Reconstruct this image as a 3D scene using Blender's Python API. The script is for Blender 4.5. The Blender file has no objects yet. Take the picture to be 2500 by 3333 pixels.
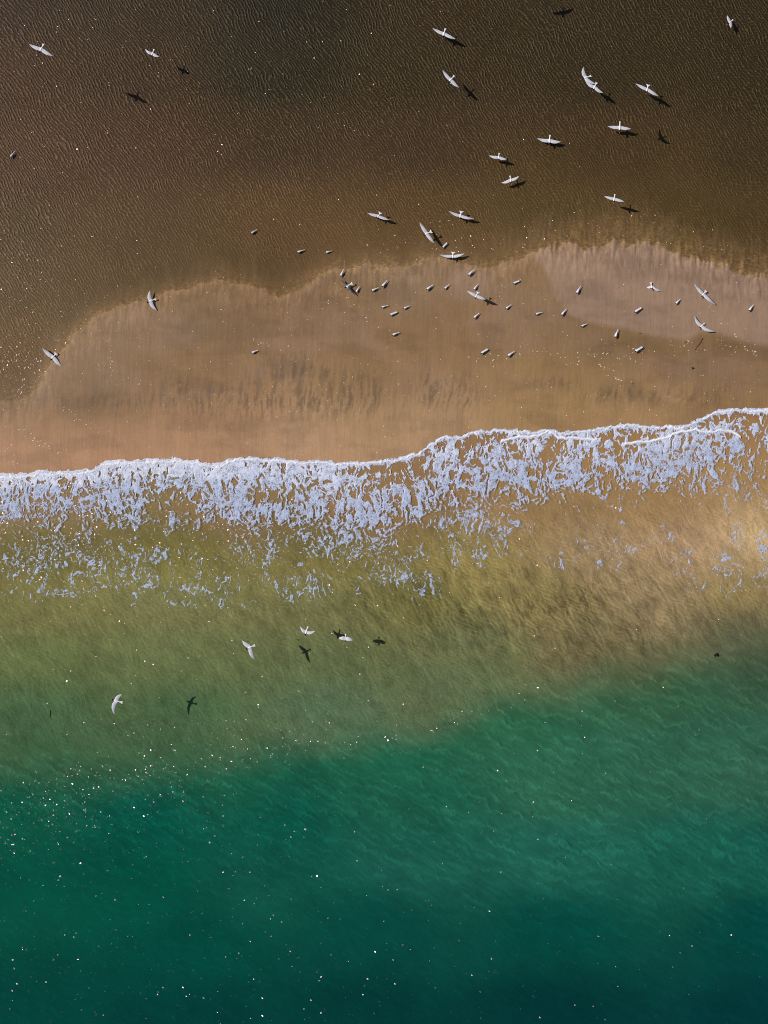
import bpy, bmesh, math, random
import numpy as np
from mathutils import Vector

random.seed(7)
rng = np.random.default_rng(11)

# ------------------------------------------------------------------ scale of the place
S = 0.011                 # metres of ground per unit of the survey grid used below (2500 x 3333 units)
CX, CY = 1250.0, 1666.5
CAM_H = 2312 * S          # height of the drone
KX, KY = 3319.0, 710.0    # how far a shadow falls, in the same units, for a thing as high as the drone

def wx(px): return (px - CX) * S
def wy(py): return -(py - CY) * S

# ------------------------------------------------------------------ camera, sky, sun, exposure
scene = bpy.context.scene
cam_d = bpy.data.cameras.new('camera')
cam = bpy.data.objects.new('camera', cam_d)
scene.collection.objects.link(cam)
cam.location = (0, 0, CAM_H)
cam.rotation_euler = (0, 0, 0)
cam_d.sensor_fit = 'VERTICAL'
cam_d.sensor_height = 24.0
cam_d.lens = 24.0 * 2312 / 3333
cam_d.clip_end = 6000
scene.camera = cam

sun_dir = Vector((KX, -KY, -2312)).normalized()      # the way the light travels
elev = math.asin(-sun_dir.z)
az = math.atan2(-sun_dir.x, -sun_dir.y)
world = bpy.data.worlds.new('World')
scene.world = world
world.use_nodes = True
wn = world.node_tree
sky = wn.nodes.new('ShaderNodeTexSky')
sky.sky_type = 'NISHITA'
sky.sun_disc = False
sky.sun_elevation = elev
sky.sun_rotation = az
wn.links.new(sky.outputs[0], wn.nodes['Background'].inputs[0])
wn.nodes['Background'].inputs[1].default_value = 0.05

sun_d = bpy.data.lights.new('sun', 'SUN')
sun_d.energy = 5.0
sun_d.angle = math.radians(0.53)
sun_d.color = (1.0, 0.955, 0.90)
sun = bpy.data.objects.new('sun', sun_d)
scene.collection.objects.link(sun)
sun.rotation_euler = sun_dir.to_track_quat('-Z', 'Y').to_euler()
sun.location = (-30, 10, 30)

scene.view_settings.view_transform = 'Standard'
scene.view_settings.look = 'None'
scene.view_settings.gamma = 1
scene.view_settings.exposure = -0.12
scene.cycles.use_denoising = False
scene.cycles.filter_width = 1.0
scene.cycles.max_bounces = 6
scene.cycles.transparent_max_bounces = 8
scene.cycles.caustics_reflective = False
scene.cycles.caustics_refractive = False
scene.cycles.sample_clamp_indirect = 2.0
KLIT = np.array([0.93, 0.935, 0.99])               # what a level white surface renders as, for turning seen colours into base colours

# ------------------------------------------------------------------ numpy noise
def _hash(ix, iy, seed):
    h = (ix.astype(np.int64) * 374761393 + iy.astype(np.int64) * 668265263 + seed * 1442695041) & 0xFFFFFFFF
    h = ((h ^ (h >> 13)) * 1274126177) & 0xFFFFFFFF
    h = h ^ (h >> 16)
    return (h & 0xFFFFFF).astype(np.float64) / float(0xFFFFFF)

def vnoise(x, y, seed=0):
    x0 = np.floor(x); y0 = np.floor(y)
    fx = x - x0; fy = y - y0
    fx = fx * fx * fx * (fx * (fx * 6 - 15) + 10); fy = fy * fy * fy * (fy * (fy * 6 - 15) + 10)
    a = _hash(x0, y0, seed); b = _hash(x0 + 1, y0, seed)
    c = _hash(x0, y0 + 1, seed); d = _hash(x0 + 1, y0 + 1, seed)
    return (a * (1 - fx) + b * fx) * (1 - fy) + (c * (1 - fx) + d * fx) * fy

def fbm(x, y, seed=0, octv=4, gain=0.5):
    s = np.zeros_like(x); a = 1.0; t = 0.0; c, sn = math.cos(0.6), math.sin(0.6)
    for i in range(octv):
        s += a * vnoise(x + 17.3 * i, y - 9.1 * i, seed + i * 13); t += a; a *= gain
        x, y = (x * c - y * sn) * 2.03, (x * sn + y * c) * 2.03
    return s / t

def worley(x, y, seed=0):
    x0 = np.floor(x); y0 = np.floor(y)
    f1 = np.full(x.shape, 9.0); f2 = np.full(x.shape, 9.0)
    for dx in (-1, 0, 1):
        for dy in (-1, 0, 1):
            cx = x0 + dx; cy = y0 + dy
            px = cx + _hash(cx, cy, seed); py = cy + _hash(cx, cy, seed + 91)
            d = np.hypot(px - x, py - y)
            m = d < f1
            f2 = np.where(m, f1, np.minimum(f2, d)); f1 = np.where(m, d, f1)
    return f1, f2

def sstep(a, b, x):
    t = np.clip((x - a) / (b - a), 0, 1)
    return t * t * (3 - 2 * t)

V = 2500.0 / 1659.0
def poly(pts, sm=0):
    xs = np.array([p[0] for p in pts], float) * V; ys = np.array([p[1] for p in pts], float) * V
    return lambda x: np.interp(x, xs, ys)

lagoon_edge = poly([(-150, 890), (0, 872), (60, 852), (85, 830), (130, 752), (200, 692), (260, 664), (330, 642), (400, 620), (450, 612), (500, 612), (550, 622),
                    (600, 638), (640, 628), (690, 598), (735, 582), (790, 572), (845, 578), (880, 576), (930, 562), (1000, 568), (1030, 582), (1060, 580),
                    (1090, 562), (1130, 556), (1180, 540), (1240, 536), (1300, 540), (1340, 532), (1400, 532), (1440, 546), (1480, 562), (1520, 566), (1560, 578), (1600, 590),
                    (1659, 602), (1800, 640)])
swash_edge = poly([(-150, 1030), (0, 1024), (60, 1022), (85, 1017), (130, 1018), (170, 1016), (200, 1013), (225, 998), (260, 994), (330, 992), (375, 990), (420, 993), (440, 998), (475, 1003),
                   (500, 991), (550, 986), (610, 990), (640, 996), (700, 994), (740, 1000), (800, 996), (850, 990), (880, 983), (910, 975), (925, 962),
                   (945, 948), (965, 940), (985, 944), (1020, 932), (1080, 926), (1110, 928), (1150, 932), (1185, 928), (1215, 933), (1250, 930), (1300, 924), (1340, 915), (1400, 918), (1440, 920),
                   (1485, 918), (1505, 906), (1525, 896), (1550, 887), (1590, 882), (1630, 884), (1659, 882), (1800, 872)])
front_line = poly([(-150, 1570), (0, 1600), (300, 1640), (540, 1628), (700, 1610), (790, 1594), (870, 1580), (940, 1572), (1000, 1552), (1060, 1530), (1100, 1514), (1250, 1478),
                   (1400, 1430), (1550, 1398), (1659, 1382), (1800, 1370)])

def seen(c):              # a colour as 0-255 to linear
    c = np.asarray(c, float) / 255.0
    return np.where(c <= 0.04045, c / 12.92, ((c + 0.055) / 1.055) ** 2.4)

def field(pts, x, y, power=3.2):
    """Smooth interpolation of a list of ((vx, vy), (r, g, b)) over the ground."""
    out = np.zeros(x.shape + (3,)); wsum = np.zeros(x.shape)
    for (vx, vy), c in pts:
        d2 = ((x - vx * V) ** 2 + (1.6 * (y - vy * V)) ** 2) + 150.0 ** 2
        w = d2 ** (-power / 2 * 1.3)
        out += w[..., None] * seen(c); wsum += w
    return out / wsum[..., None]

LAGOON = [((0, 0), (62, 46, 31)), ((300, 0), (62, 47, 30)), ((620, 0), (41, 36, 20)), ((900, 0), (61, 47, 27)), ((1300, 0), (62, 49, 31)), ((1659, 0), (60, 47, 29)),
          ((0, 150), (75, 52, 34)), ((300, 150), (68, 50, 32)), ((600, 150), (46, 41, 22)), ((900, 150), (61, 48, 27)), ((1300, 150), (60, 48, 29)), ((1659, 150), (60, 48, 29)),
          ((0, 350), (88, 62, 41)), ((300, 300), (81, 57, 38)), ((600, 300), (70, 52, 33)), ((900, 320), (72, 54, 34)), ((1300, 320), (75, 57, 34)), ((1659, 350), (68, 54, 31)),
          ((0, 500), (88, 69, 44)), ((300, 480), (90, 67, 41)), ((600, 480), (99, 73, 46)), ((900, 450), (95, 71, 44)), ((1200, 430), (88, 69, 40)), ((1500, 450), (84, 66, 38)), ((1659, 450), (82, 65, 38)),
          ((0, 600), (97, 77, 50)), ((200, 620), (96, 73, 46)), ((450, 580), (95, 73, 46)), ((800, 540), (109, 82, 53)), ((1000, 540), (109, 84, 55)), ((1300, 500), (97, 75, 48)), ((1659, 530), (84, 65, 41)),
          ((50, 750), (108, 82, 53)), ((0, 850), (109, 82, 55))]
BAR = [((150, 780), (132, 104, 73)), ((400, 700), (130, 102, 73)), ((700, 680), (132, 103, 74)), ((900, 600), (136, 110, 84)), ((1000, 700), (136, 106, 76)), ((1150, 650), (138, 110, 82)),
       ((1300, 740), (128, 101, 71)), ((1500, 780), (126, 98, 69)), ((1650, 790), (128, 100, 74)),
       ((50, 870), (116, 92, 63)), ((200, 870), (123, 96, 67)), ((400, 830), (136, 106, 74)), ((800, 820), (140, 110, 76)), ((1200, 830), (146, 116, 80)), ((1600, 850), (143, 113, 78)),
       ((100, 920), (158, 120, 89)), ((400, 920), (160, 122, 91)), ((800, 920), (165, 132, 98)), ((1200, 880), (163, 129, 91)), ((1450, 880), (163, 129, 93)),
       ((0, 990), (180, 136, 104)), ((200, 980), (179, 135, 104)), ((400, 970), (175, 135, 104)), ((700, 970), (179, 142, 112)), ((900, 940), (177, 142, 110))]
SHALLOW = [((100, 1070), (158, 129, 96)), ((500, 1090), (155, 127, 91)), ((800, 1090), (164, 131, 93)), ((1100, 1090), (174, 143, 101)), ((1400, 1080), (180, 147, 103)), ((1600, 1050), (185, 152, 109)), ((1659, 1140), (196, 168, 126)), ((1500, 1170), (176, 146, 115)),
           ((1000, 1000), (164, 129, 96)), ((1300, 980), (172, 137, 96)), ((1600, 930), (172, 134, 93)),
           ((100, 1200), (128, 120, 67)), ((400, 1200), (130, 123, 69)), ((700, 1200), (132, 123, 71)), ((1000, 1200), (139, 125, 76)), ((1300, 1190), (155, 131, 100)),
           ((1200, 1290), (122, 110, 70)), ((1400, 1300), (139, 120, 90)), ((1600, 1280), (145, 126, 83)), ((900, 1290), (109, 104, 61)),
           ((100, 1320), (120, 116, 73)), ((400, 1320), (120, 120, 79)), ((700, 1320), (112, 111, 73)),
           ((100, 1420), (99, 111, 69)), ((400, 1420), (99, 109, 70)), ((700, 1420), (94, 105, 70)), ((1000, 1400), (99, 103, 69)), ((1300, 1380), (107, 99, 70)), ((1600, 1350), (96, 92, 70)),
           ((100, 1530), (71, 99, 67)), ((400, 1530), (71, 99, 67)), ((700, 1530), (83, 107, 79)), ((1000, 1480), (90, 107, 76))]
DEEP = [((0, 1620), (47, 89, 62)), ((200, 1640), (33, 86, 62)), ((500, 1680), (25, 89, 67)), ((800, 1640), (31, 95, 72)), ((1100, 1560), (43, 97, 70)), ((1400, 1480), (52, 93, 67)), ((1659, 1430), (56, 83, 62)),
        ((0, 1750), (6, 83, 64)), ((300, 1780), (2, 80, 67)), ((600, 1780), (8, 81, 67)), ((900, 1750), (27, 89, 70)), ((1200, 1700), (45, 100, 78)), ((1500, 1650), (47, 97, 77)), ((1659, 1650), (48, 93, 75)),
        ((0, 1900), (2, 77, 62)), ((300, 1900), (1, 76, 62)), ((600, 1900), (14, 80, 68)), ((900, 1850), (27, 90, 77)), ((1200, 1850), (31, 96, 82)), ((1500, 1850), (25, 91, 76)), ((1659, 1850), (21, 85, 73)),
        ((400, 2050), (1, 71, 61)), ((800, 2000), (4, 69, 62)), ((1200, 2000), (2, 69, 62)), ((1659, 2000), (2, 66, 62)),
        ((0, 2200), (1, 66, 58)), ((400, 2200), (1, 59, 56)), ((800, 2200), (1, 56, 53)), ((1200, 2200), (1, 52, 52)), ((1659, 2200), (1, 54, 56))]

# ------------------------------------------------------------------ relief of the ground
def shore_wobble(x, y):
    return 20 * (fbm(x / 60, y / 60, 3, 4) - 0.5) * 2 + 16 * (np.abs(fbm(x / 16, y / 50, 5, 3) - 0.5)) * 4 * (0.25 + sstep(1500, 1900, x))

def ground_z(x, y):
    dl = (y - lagoon_edge(x) + shore_wobble(x, y)) * S       # metres inland of the lagoon
    ds = (swash_edge(x) - y) * S                              # metres inland of the swash
    zl = np.where(dl > 0, 0.10 * (1 - np.exp(-np.maximum(dl, 0) / 0.9)), -0.12 * (1 - np.exp(np.minimum(dl, 0) / 1.2)))
    zs = np.where(ds > 0, 0.035 + 0.07 * (1 - np.exp(-np.maximum(ds, 0) / 1.6)), 0.035 + 0.035 * np.clip(ds, -60, 0))
    z = np.minimum(zl, zs)
    return z + 0.004 * (fbm(x / 140, y / 140, 9, 3) - 0.5)

def axis(lo, hi, step, far):
    core = np.arange(lo, hi + step * 0.5, step)
    g = []; d = step
    v = hi
    while v < far:
        d *= 1.6; v += d; g.append(v)
    g = np.array(g)
    return np.concatenate([lo - (g[::-1] - hi), core, g])

def grid_mesh(name, xs, ys, zf, keep=None, attrs=None, colors=None):
    """Rectangular sheet in survey units; zf(x, y) gives the height in metres."""
    X, Y = np.meshgrid(xs, ys)
    Z = zf(X, Y)
    nx, ny = len(xs), len(ys)
    idx = np.arange(nx * ny).reshape(ny, nx)
    q = np.stack([idx[1:, :-1], idx[1:, 1:], idx[:-1, 1:], idx[:-1, :-1]], -1).reshape(-1, 4)
    if keep is not None:
        K = keep(X, Y)
        kq = (K[1:, :-1] | K[1:, 1:] | K[:-1, 1:] | K[:-1, :-1]).reshape(-1)
        q = q[kq]
    co = np.stack([wx(X), wy(Y), Z], -1).reshape(-1, 3)
    used = np.zeros(nx * ny, bool); used[q.reshape(-1)] = True
    remap = np.cumsum(used) - 1
    q = remap[q]; co = co[used]
    me = build_mesh(name, co, q)
    for k, f in (attrs or {}).items():
        a = me.attributes.new(k, 'FLOAT', 'POINT')
        a.data.foreach_set('value', f(X, Y).reshape(-1)[used].astype(np.float32))
    for k, f in (colors or {}).items():
        a = me.attributes.new(k, 'FLOAT_COLOR', 'POINT')
        c = f(X, Y).reshape(-1, 3)[used]
        a.data.foreach_set('color', np.concatenate([c, np.ones((len(c), 1))], 1).astype(np.float32).reshape(-1))
    return me

def build_mesh(name, co, q):
    me = bpy.data.meshes.new(name)
    me.vertices.add(len(co)); me.vertices.foreach_set('co', np.asarray(co, np.float32).reshape(-1))
    n = q.shape[1]
    me.loops.add(q.size); me.loops.foreach_set('vertex_index', q.reshape(-1).astype(np.int32))
    me.polygons.add(len(q))
    me.polygons.foreach_set('loop_start', np.arange(0, q.size, n, dtype=np.int32))
    me.polygons.foreach_set('loop_total', np.full(len(q), n, np.int32))
    me.polygons.foreach_set('use_smooth', np.ones(len(q), bool))
    me.update(calc_edges=True)
    me.validate()
    return me

def link(name, me, mat=None, parent=None, **props):
    o = bpy.data.objects.new(name, me)
    scene.collection.objects.link(o)
    if mat is not None: me.materials.append(mat)
    if parent is not None: o.parent = parent
    for k, v in props.items(): o[k] = v
    return o

# ------------------------------------------------------------------ node helper
class N:
    def __init__(self, name):
        self.m = bpy.data.materials.new(name); self.m.use_nodes = True
        self.t = self.m.node_tree; self.t.nodes.clear()
        self.out = self.t.nodes.new('ShaderNodeOutputMaterial')
    def n(self, kind, _in=None, **kw):
        nd = self.t.nodes.new('ShaderNode' + kind)
        for k, v in kw.items(): setattr(nd, k, v)
        for k, v in (_in or {}).items(): self.set(nd.inputs[k], v)
        return nd
    def set(self, sock, v):
        if isinstance(v, bpy.types.NodeSocket): self.t.links.new(v, sock)
        elif isinstance(v, bpy.types.Node): self.t.links.new(v.outputs[0], sock)
        else: sock.default_value = v
    def math(self, op, a, b=0.0, c=None, clamp=False):
        nd = self.n('Math', operation=op, use_clamp=clamp); self.set(nd.inputs[0], a); self.set(nd.inputs[1], b)
        if c is not None: self.set(nd.inputs[2], c)
        return nd.outputs[0]
    def vmath(self, op, a, b=(0, 0, 0), s=None):
        nd = self.n('VectorMath', operation=op); self.set(nd.inputs[0], a)
        if op != 'NORMALIZE': self.set(nd.inputs[1], b)
        if s is not None: self.set(nd.inputs['Scale'], s)
        return nd.outputs[0]
    def attr(self, name, color=False):
        nd = self.n('Attribute', attribute_name=name)
        return nd.outputs['Color' if color else 'Fac']
    def pos(self):
        return self.n('NewGeometry').outputs['Position']
    def mapping(self, vec, rot=0.0, scale=(1, 1, 1)):
        r = self.n('Mapping', vector_type='POINT'); self.set(r.inputs['Vector'], vec); r.inputs['Rotation'].default_value = (0, 0, rot)
        s = self.n('Mapping', vector_type='POINT'); self.set(s.inputs['Vector'], r); s.inputs['Scale'].default_value = scale
        return s.outputs[0]
    def noise(self, vec, scale, detail=3, rough=0.5, dist=0.0, ntype='FBM'):
        nd = self.n('TexNoise', noise_dimensions='3D', noise_type=ntype)
        self.set(nd.inputs['Vector'], vec); self.set(nd.inputs['Scale'], scale)
        nd.inputs['Detail'].default_value = detail; nd.inputs['Roughness'].default_value = rough; nd.inputs['Distortion'].default_value = dist
        return nd.outputs[0]
    def ramp(self, v, a, b, lo=0.0, hi=1.0, smooth=True):
        nd = self.n('MapRange', interpolation_type='SMOOTHSTEP' if smooth else 'LINEAR')
        self.set(nd.inputs[0], v); nd.inputs[1].default_value = a; nd.inputs[2].default_value = b
        self.set(nd.inputs[3], lo); self.set(nd.inputs[4], hi)
        return nd.outputs[0]
    def mix(self, f, a, b, mode='MIX'):
        nd = self.n('Mix', data_type='RGBA', blend_type=mode, clamp_factor=True)
        self.set(nd.inputs[0], f); self.set(nd.inputs[6], a); self.set(nd.inputs[7], b)
        return nd.outputs[2]
    def bump(self, h, strength=1.0, dist=1.0, normal=None):
        nd = self.n('Bump'); self.set(nd.inputs['Height'], h); self.set(nd.inputs['Strength'], strength); self.set(nd.inputs['Distance'], dist)
        if normal is not None: self.set(nd.inputs['Normal'], normal)
        return nd.outputs[0]
    def facets(self, vec, size, amount):
        """A normal scattered facet by facet, as on water broken by capillary waves."""
        w = self.noise(vec, 9.0, 2)
        v2 = self.vmath('ADD', vec, self.vmath('SCALE', self.n('TexNoise', {'Vector': vec, 'Scale': 9.0}).outputs['Color'], s=0.05))
        a = self.n('TexVoronoi', voronoi_dimensions='2D', feature='F1'); self.set(a.inputs['Vector'], v2); a.inputs['Scale'].default_value = 1.0 / size
        b = self.n('TexVoronoi', voronoi_dimensions='2D', feature='F1'); self.set(b.inputs['Vector'], self.vmath('ADD', v2, (13.7, 5.1, 0))); b.inputs['Scale'].default_value = 0.83 / size
        c = self.vmath('ADD', self.vmath('SUBTRACT', a.outputs['Color'], (0.5, 0.5, 0.5)), self.vmath('SUBTRACT', b.outputs['Color'], (0.5, 0.5, 0.5)))
        c = self.vmath('MULTIPLY', c, (1, 1, 0))
        thrown = self.n('TexWhiteNoise', noise_dimensions='3D'); self.set(thrown.inputs['Vector'], a.outputs['Position'])
        on = self.math('LESS_THAN', thrown.outputs['Value'], amount)
        c = self.vmath('SCALE', c, s=self.math('ADD', 0.12, self.math('MULTIPLY', on, 0.8)))
        return self.vmath('NORMALIZE', self.vmath('ADD', c, (0, 0, 1)))
    def fresnel(self, f0=0.02):
        # Schlick on the flat surface, the same from above and below
        g = self.n('NewGeometry')
        nd = self.n('VectorMath', operation='DOT_PRODUCT'); self.set(nd.inputs[0], g.outputs['Incoming']); self.set(nd.inputs[1], g.outputs['True Normal'])
        c = self.math('ABSOLUTE', nd.outputs['Value'])
        return self.math('ADD', f0, self.math('MULTIPLY', 1 - f0, self.math('POWER', self.math('SUBTRACT', 1.0, c), 5.0)))
    def done(self, shader, disp=None):
        self.t.links.new(shader, self.out.inputs[0]); return self.m

# ------------------------------------------------------------------ ground
def film_mask(x, y):      # the paler, drained patch of sand
    xv, yv = x / V, y / V
    w = 26 * (fbm(xv / 90, yv / 90, 21, 3) - 0.5)
    left = np.interp(yv, [480, 560, 600, 640, 680, 710, 730, 760], [1090, 1150, 1180, 1192, 1222, 1300, 1400, 1560])
    bot = np.interp(xv, [1100, 1200, 1220, 1300, 1390, 1480, 1530, 1600, 1700], [600, 672, 690, 708, 728, 742, 722, 745, 770])
    m = sstep(-5, 12, xv - left + w) * sstep(-3, 16, bot - yv + w * 0.5)
    soft = sstep(0, 45, xv - left + w) * 0.25 + 0.75
    lobe = np.exp(-(((xv - 1020) / 75) ** 2 + ((yv - 610) / 60) ** 2) * 1.3) * 0.75
    return np.clip(np.maximum(m * soft, sstep(0.25, 0.7, lobe) * 0.7), 0, 1)

def mineral_mask(x, y):   # dark heavy-mineral streaks combed out by the backwash
    xv, yv = x / V, y / V
    st = fbm(xv / 5 + yv / 40 + 3 * fbm(xv / 60, yv / 60, 33, 2), yv / 30, 31, 5, 0.68)
    bl = np.zeros_like(x)
    for cx_, cy_, rx, ry, a in [(655, 800, 75, 22, 1.0), (790, 835, 45, 45, 0.8), (710, 870, 130, 40, 0.9), (590, 830, 110, 40, 0.5), (540, 880, 90, 30, 0.5), (925, 830, 22, 35, .7), (965, 850, 60, 35, 0.95), (1010, 850, 20, 40, .6),
                                (250, 865, 160, 18, 0.75), (430, 860, 110, 40, 0.6), (380, 830, 60, 20, 0.4), (1190, 825, 60, 14, 0.8), (1330, 850, 90, 20, 0.8), (1450, 860, 130, 18, 0.55), (1540, 850, 60, 40, 0.5),
                                (60, 850, 90, 20, 0.5), (640, 770, 60, 10, 0.5)]:
        bl += a * np.exp(-(((xv - cx_) / rx) ** 2 + ((yv - cy_) / ry) ** 2))
    return np.clip((st - 0.44) * 5.0, 0, 1) * np.clip(bl, 0, 1)

def inland(x, y): return (y - lagoon_edge(x) + shore_wobble(x, y))
def sand_color(x, y):
    x = np.clip(x, -300, 2800); y = np.clip(y, -300, 3600)
    d = inland(x, y)
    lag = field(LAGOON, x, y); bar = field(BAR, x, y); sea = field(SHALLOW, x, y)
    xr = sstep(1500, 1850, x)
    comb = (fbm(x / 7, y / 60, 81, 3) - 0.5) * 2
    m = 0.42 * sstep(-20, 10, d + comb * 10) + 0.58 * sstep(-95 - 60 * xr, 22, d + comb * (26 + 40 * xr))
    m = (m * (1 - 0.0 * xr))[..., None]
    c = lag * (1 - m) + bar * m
    f = (film_mask(x, y) * sstep(-6, 20, d) * 0.95)[..., None]
    c = c * (1 - f) + seen((152, 125, 107)) * f
    mm = mineral_mask(x, y)[..., None] * 0.62
    c = c * (1 - mm) + seen((92, 76, 62)) * mm
    mo = (np.clip((fbm(x / 190, y / 120, 83, 4, 0.6) - 0.46) * 4, 0, 1) * 0.30 * sstep(0, 30, d) * (1 - sstep(1250, 1330, y)))[..., None]
    c = c * (1 - mo) + seen((146, 120, 104)) * mo
    wet = (np.clip((fbm(x / 160 + 5, y / 60, 84, 4, 0.6) - 0.5) * 5, 0, 1) * 0.22 * sstep(0, 30, d))[..., None]
    c = c * (1 - wet * 0.7)
    s = sstep(0, 40, y - swash_edge(x))[..., None]
    c = c * (1 - s) + sea * s
    return c / KLIT

gx = axis(-150, 2650, 4.2, 2000 / S); gy = np.unique(np.concatenate([np.linspace(-200000, -3000, 12), np.arange(-1500, -150, 150), np.arange(-150, 1620, 4.2), np.arange(1624, 3600, 12), np.linspace(4200, 200000, 16)]))
gy0 = axis(-150, 3480, 50.0, 2000 / S)
gx = np.clip(gx, -2e5, 2e5); gy = np.clip(gy, -2e5, 2e5)
def lag_amp(x, y):        # how rippled the lagoon bed is
    d = -inland(x, y)
    return sstep(0, 160, d) * (0.40 + 0.60 * sstep(100, 700, d))
def fringe(x, y):
    d = -inland(x, y)
    return np.exp(-(d / (34.0 + 60 * sstep(1700, 2000, x))) ** 2) * sstep(-30, 10, d)
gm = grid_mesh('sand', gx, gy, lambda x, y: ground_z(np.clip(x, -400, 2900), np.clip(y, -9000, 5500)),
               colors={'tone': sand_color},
               attrs={'wisp': lambda x, y: np.exp(-(np.maximum(inland(np.clip(x, -300, 2800), np.clip(y, -300, 3600)), 0) / 85.0) ** 2) * sstep(-30, 10, inland(np.clip(x, -300, 2800), np.clip(y, -300, 3600))),
                      'fringe': lambda x, y: fringe(np.clip(x, -300, 2800), np.clip(y, -300, 3600)), 'ripple': lambda x, y: lag_amp(np.clip(x, -300, 2800), np.clip(y, -300, 3600)),
                      'dry': lambda x, y: sstep(0, 30, inland(np.clip(x, -300, 2800), y))})

m = N('wet_sand')
P = m.pos()
tone = m.attr('tone', True); rip = m.attr('ripple'); dry = m.attr('dry')
g1 = m.noise(P, 42.0, 4, 0.75); g2 = m.noise(P, 9.0, 4, 0.6); g3 = m.noise(P, 1.1, 4, 0.55)
strk = m.noise(m.mapping(P, 0.03, (9.0, 0.9, 1)), 1.0, 5, 0.62)
strk2 = m.noise(m.mapping(P, -0.02, (2.6, 0.5, 1)), 1.0, 4, 0.6)
v = m.math('ADD', m.ramp(g1, 0.25, 0.75, 0.86, 1.14, False), m.ramp(g2, 0.25, 0.75, -0.05, 0.05, False))
v = m.math('ADD', v, m.ramp(g3, 0.3, 0.7, -0.06, 0.06, False))
vs = m.math('ADD', m.ramp(strk, 0.25, 0.75, -0.07, 0.07, False), m.ramp(strk2, 0.3, 0.7, -0.05, 0.05, False))
v = m.math('ADD', v, m.math('MULTIPLY', vs, dry))
wsp = m.noise(m.mapping(P, 0.05, (7.0, 1.3, 1)), 1.0, 4, 0.65)
v = m.math('ADD', v, m.math('MULTIPLY', m.ramp(wsp, 0.42, 0.68, -0.12, 0.34, False), m.attr('wisp')))
col = m.vmath('SCALE', tone, s=v)
# bed ripples, with bright caustic lines of sunlight painted into the colour along them
wv = m.vmath('ADD', P, m.vmath('SCALE', m.n('TexNoise', {'Vector': P, 'Scale': 0.45}).outputs['Color'], s=0.8))
wv = m.vmath('ADD', wv, m.vmath('SCALE', m.n('TexNoise', {'Vector': P, 'Scale': 5.0, 'Detail': 1.0}).outputs['Color'], s=0.13))
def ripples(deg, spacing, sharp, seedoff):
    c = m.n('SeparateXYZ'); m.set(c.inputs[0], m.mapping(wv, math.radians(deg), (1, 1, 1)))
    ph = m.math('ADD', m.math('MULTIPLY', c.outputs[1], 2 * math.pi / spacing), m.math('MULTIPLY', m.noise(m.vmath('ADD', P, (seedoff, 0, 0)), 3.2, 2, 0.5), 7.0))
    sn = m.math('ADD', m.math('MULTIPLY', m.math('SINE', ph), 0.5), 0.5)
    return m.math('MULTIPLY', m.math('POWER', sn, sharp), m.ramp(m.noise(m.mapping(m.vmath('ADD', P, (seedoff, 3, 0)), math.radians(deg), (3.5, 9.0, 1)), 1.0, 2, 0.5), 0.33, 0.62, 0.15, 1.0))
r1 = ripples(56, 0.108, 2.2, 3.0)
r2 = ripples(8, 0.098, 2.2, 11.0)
r3 = m.noise(P, 16.0, 2, 0.5)
sel = m.ramp(m.noise(P, 0.25, 2), 0.4, 0.6)
h = m.math('ADD', m.math('MULTIPLY', r1, 0.6), m.math('MULTIPLY', r2, m.math('ADD', m.math('MULTIPLY', sel, 0.4), 0.25)))
h = m.math('ADD', h, m.math('MULTIPLY', r3, 0.35))
h = m.math('MULTIPLY', h, m.math('MULTIPLY', rip, 0.032))
h2 = m.math('ADD', m.math('MULTIPLY', g1, 0.0035), m.math('MULTIPLY', m.math('MULTIPLY', strk, dry), 0.006))
h = m.math('ADD', h, h2)
caustic = m.math('ADD', m.math('MULTIPLY', r1, 1.25), m.math('MULTIPLY', r2, m.math('ADD', m.math('MULTIPLY', sel, 0.3), 0.75)))
caustic = m.math('SUBTRACT', caustic, 0.34)
caustic = m.math('MULTIPLY', caustic, m.math('MULTIPLY', rip, 1.05))
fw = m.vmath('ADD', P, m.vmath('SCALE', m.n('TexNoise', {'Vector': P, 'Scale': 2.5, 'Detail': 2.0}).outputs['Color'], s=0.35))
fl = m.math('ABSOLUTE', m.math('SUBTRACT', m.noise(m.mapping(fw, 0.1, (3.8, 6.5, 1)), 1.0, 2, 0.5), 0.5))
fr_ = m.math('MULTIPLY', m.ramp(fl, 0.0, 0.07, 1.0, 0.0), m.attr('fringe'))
caustic = m.math('ADD', caustic, m.math('MULTIPLY', fr_, 0.55))
col = m.vmath('MULTIPLY', col, m.n('CombineXYZ', {0: m.math('ADD', 1.0, caustic), 1: m.math('ADD', 1.0, m.math('MULTIPLY', caustic, 0.95)), 2: m.math('ADD', 1.0, m.math('MULTIPLY', caustic, 0.75))}).outputs[0])
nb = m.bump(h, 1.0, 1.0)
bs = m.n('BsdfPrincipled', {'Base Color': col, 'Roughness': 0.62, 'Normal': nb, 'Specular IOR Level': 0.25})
link('sand', gm, m.done(bs.outputs[0]), kind='structure')

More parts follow.
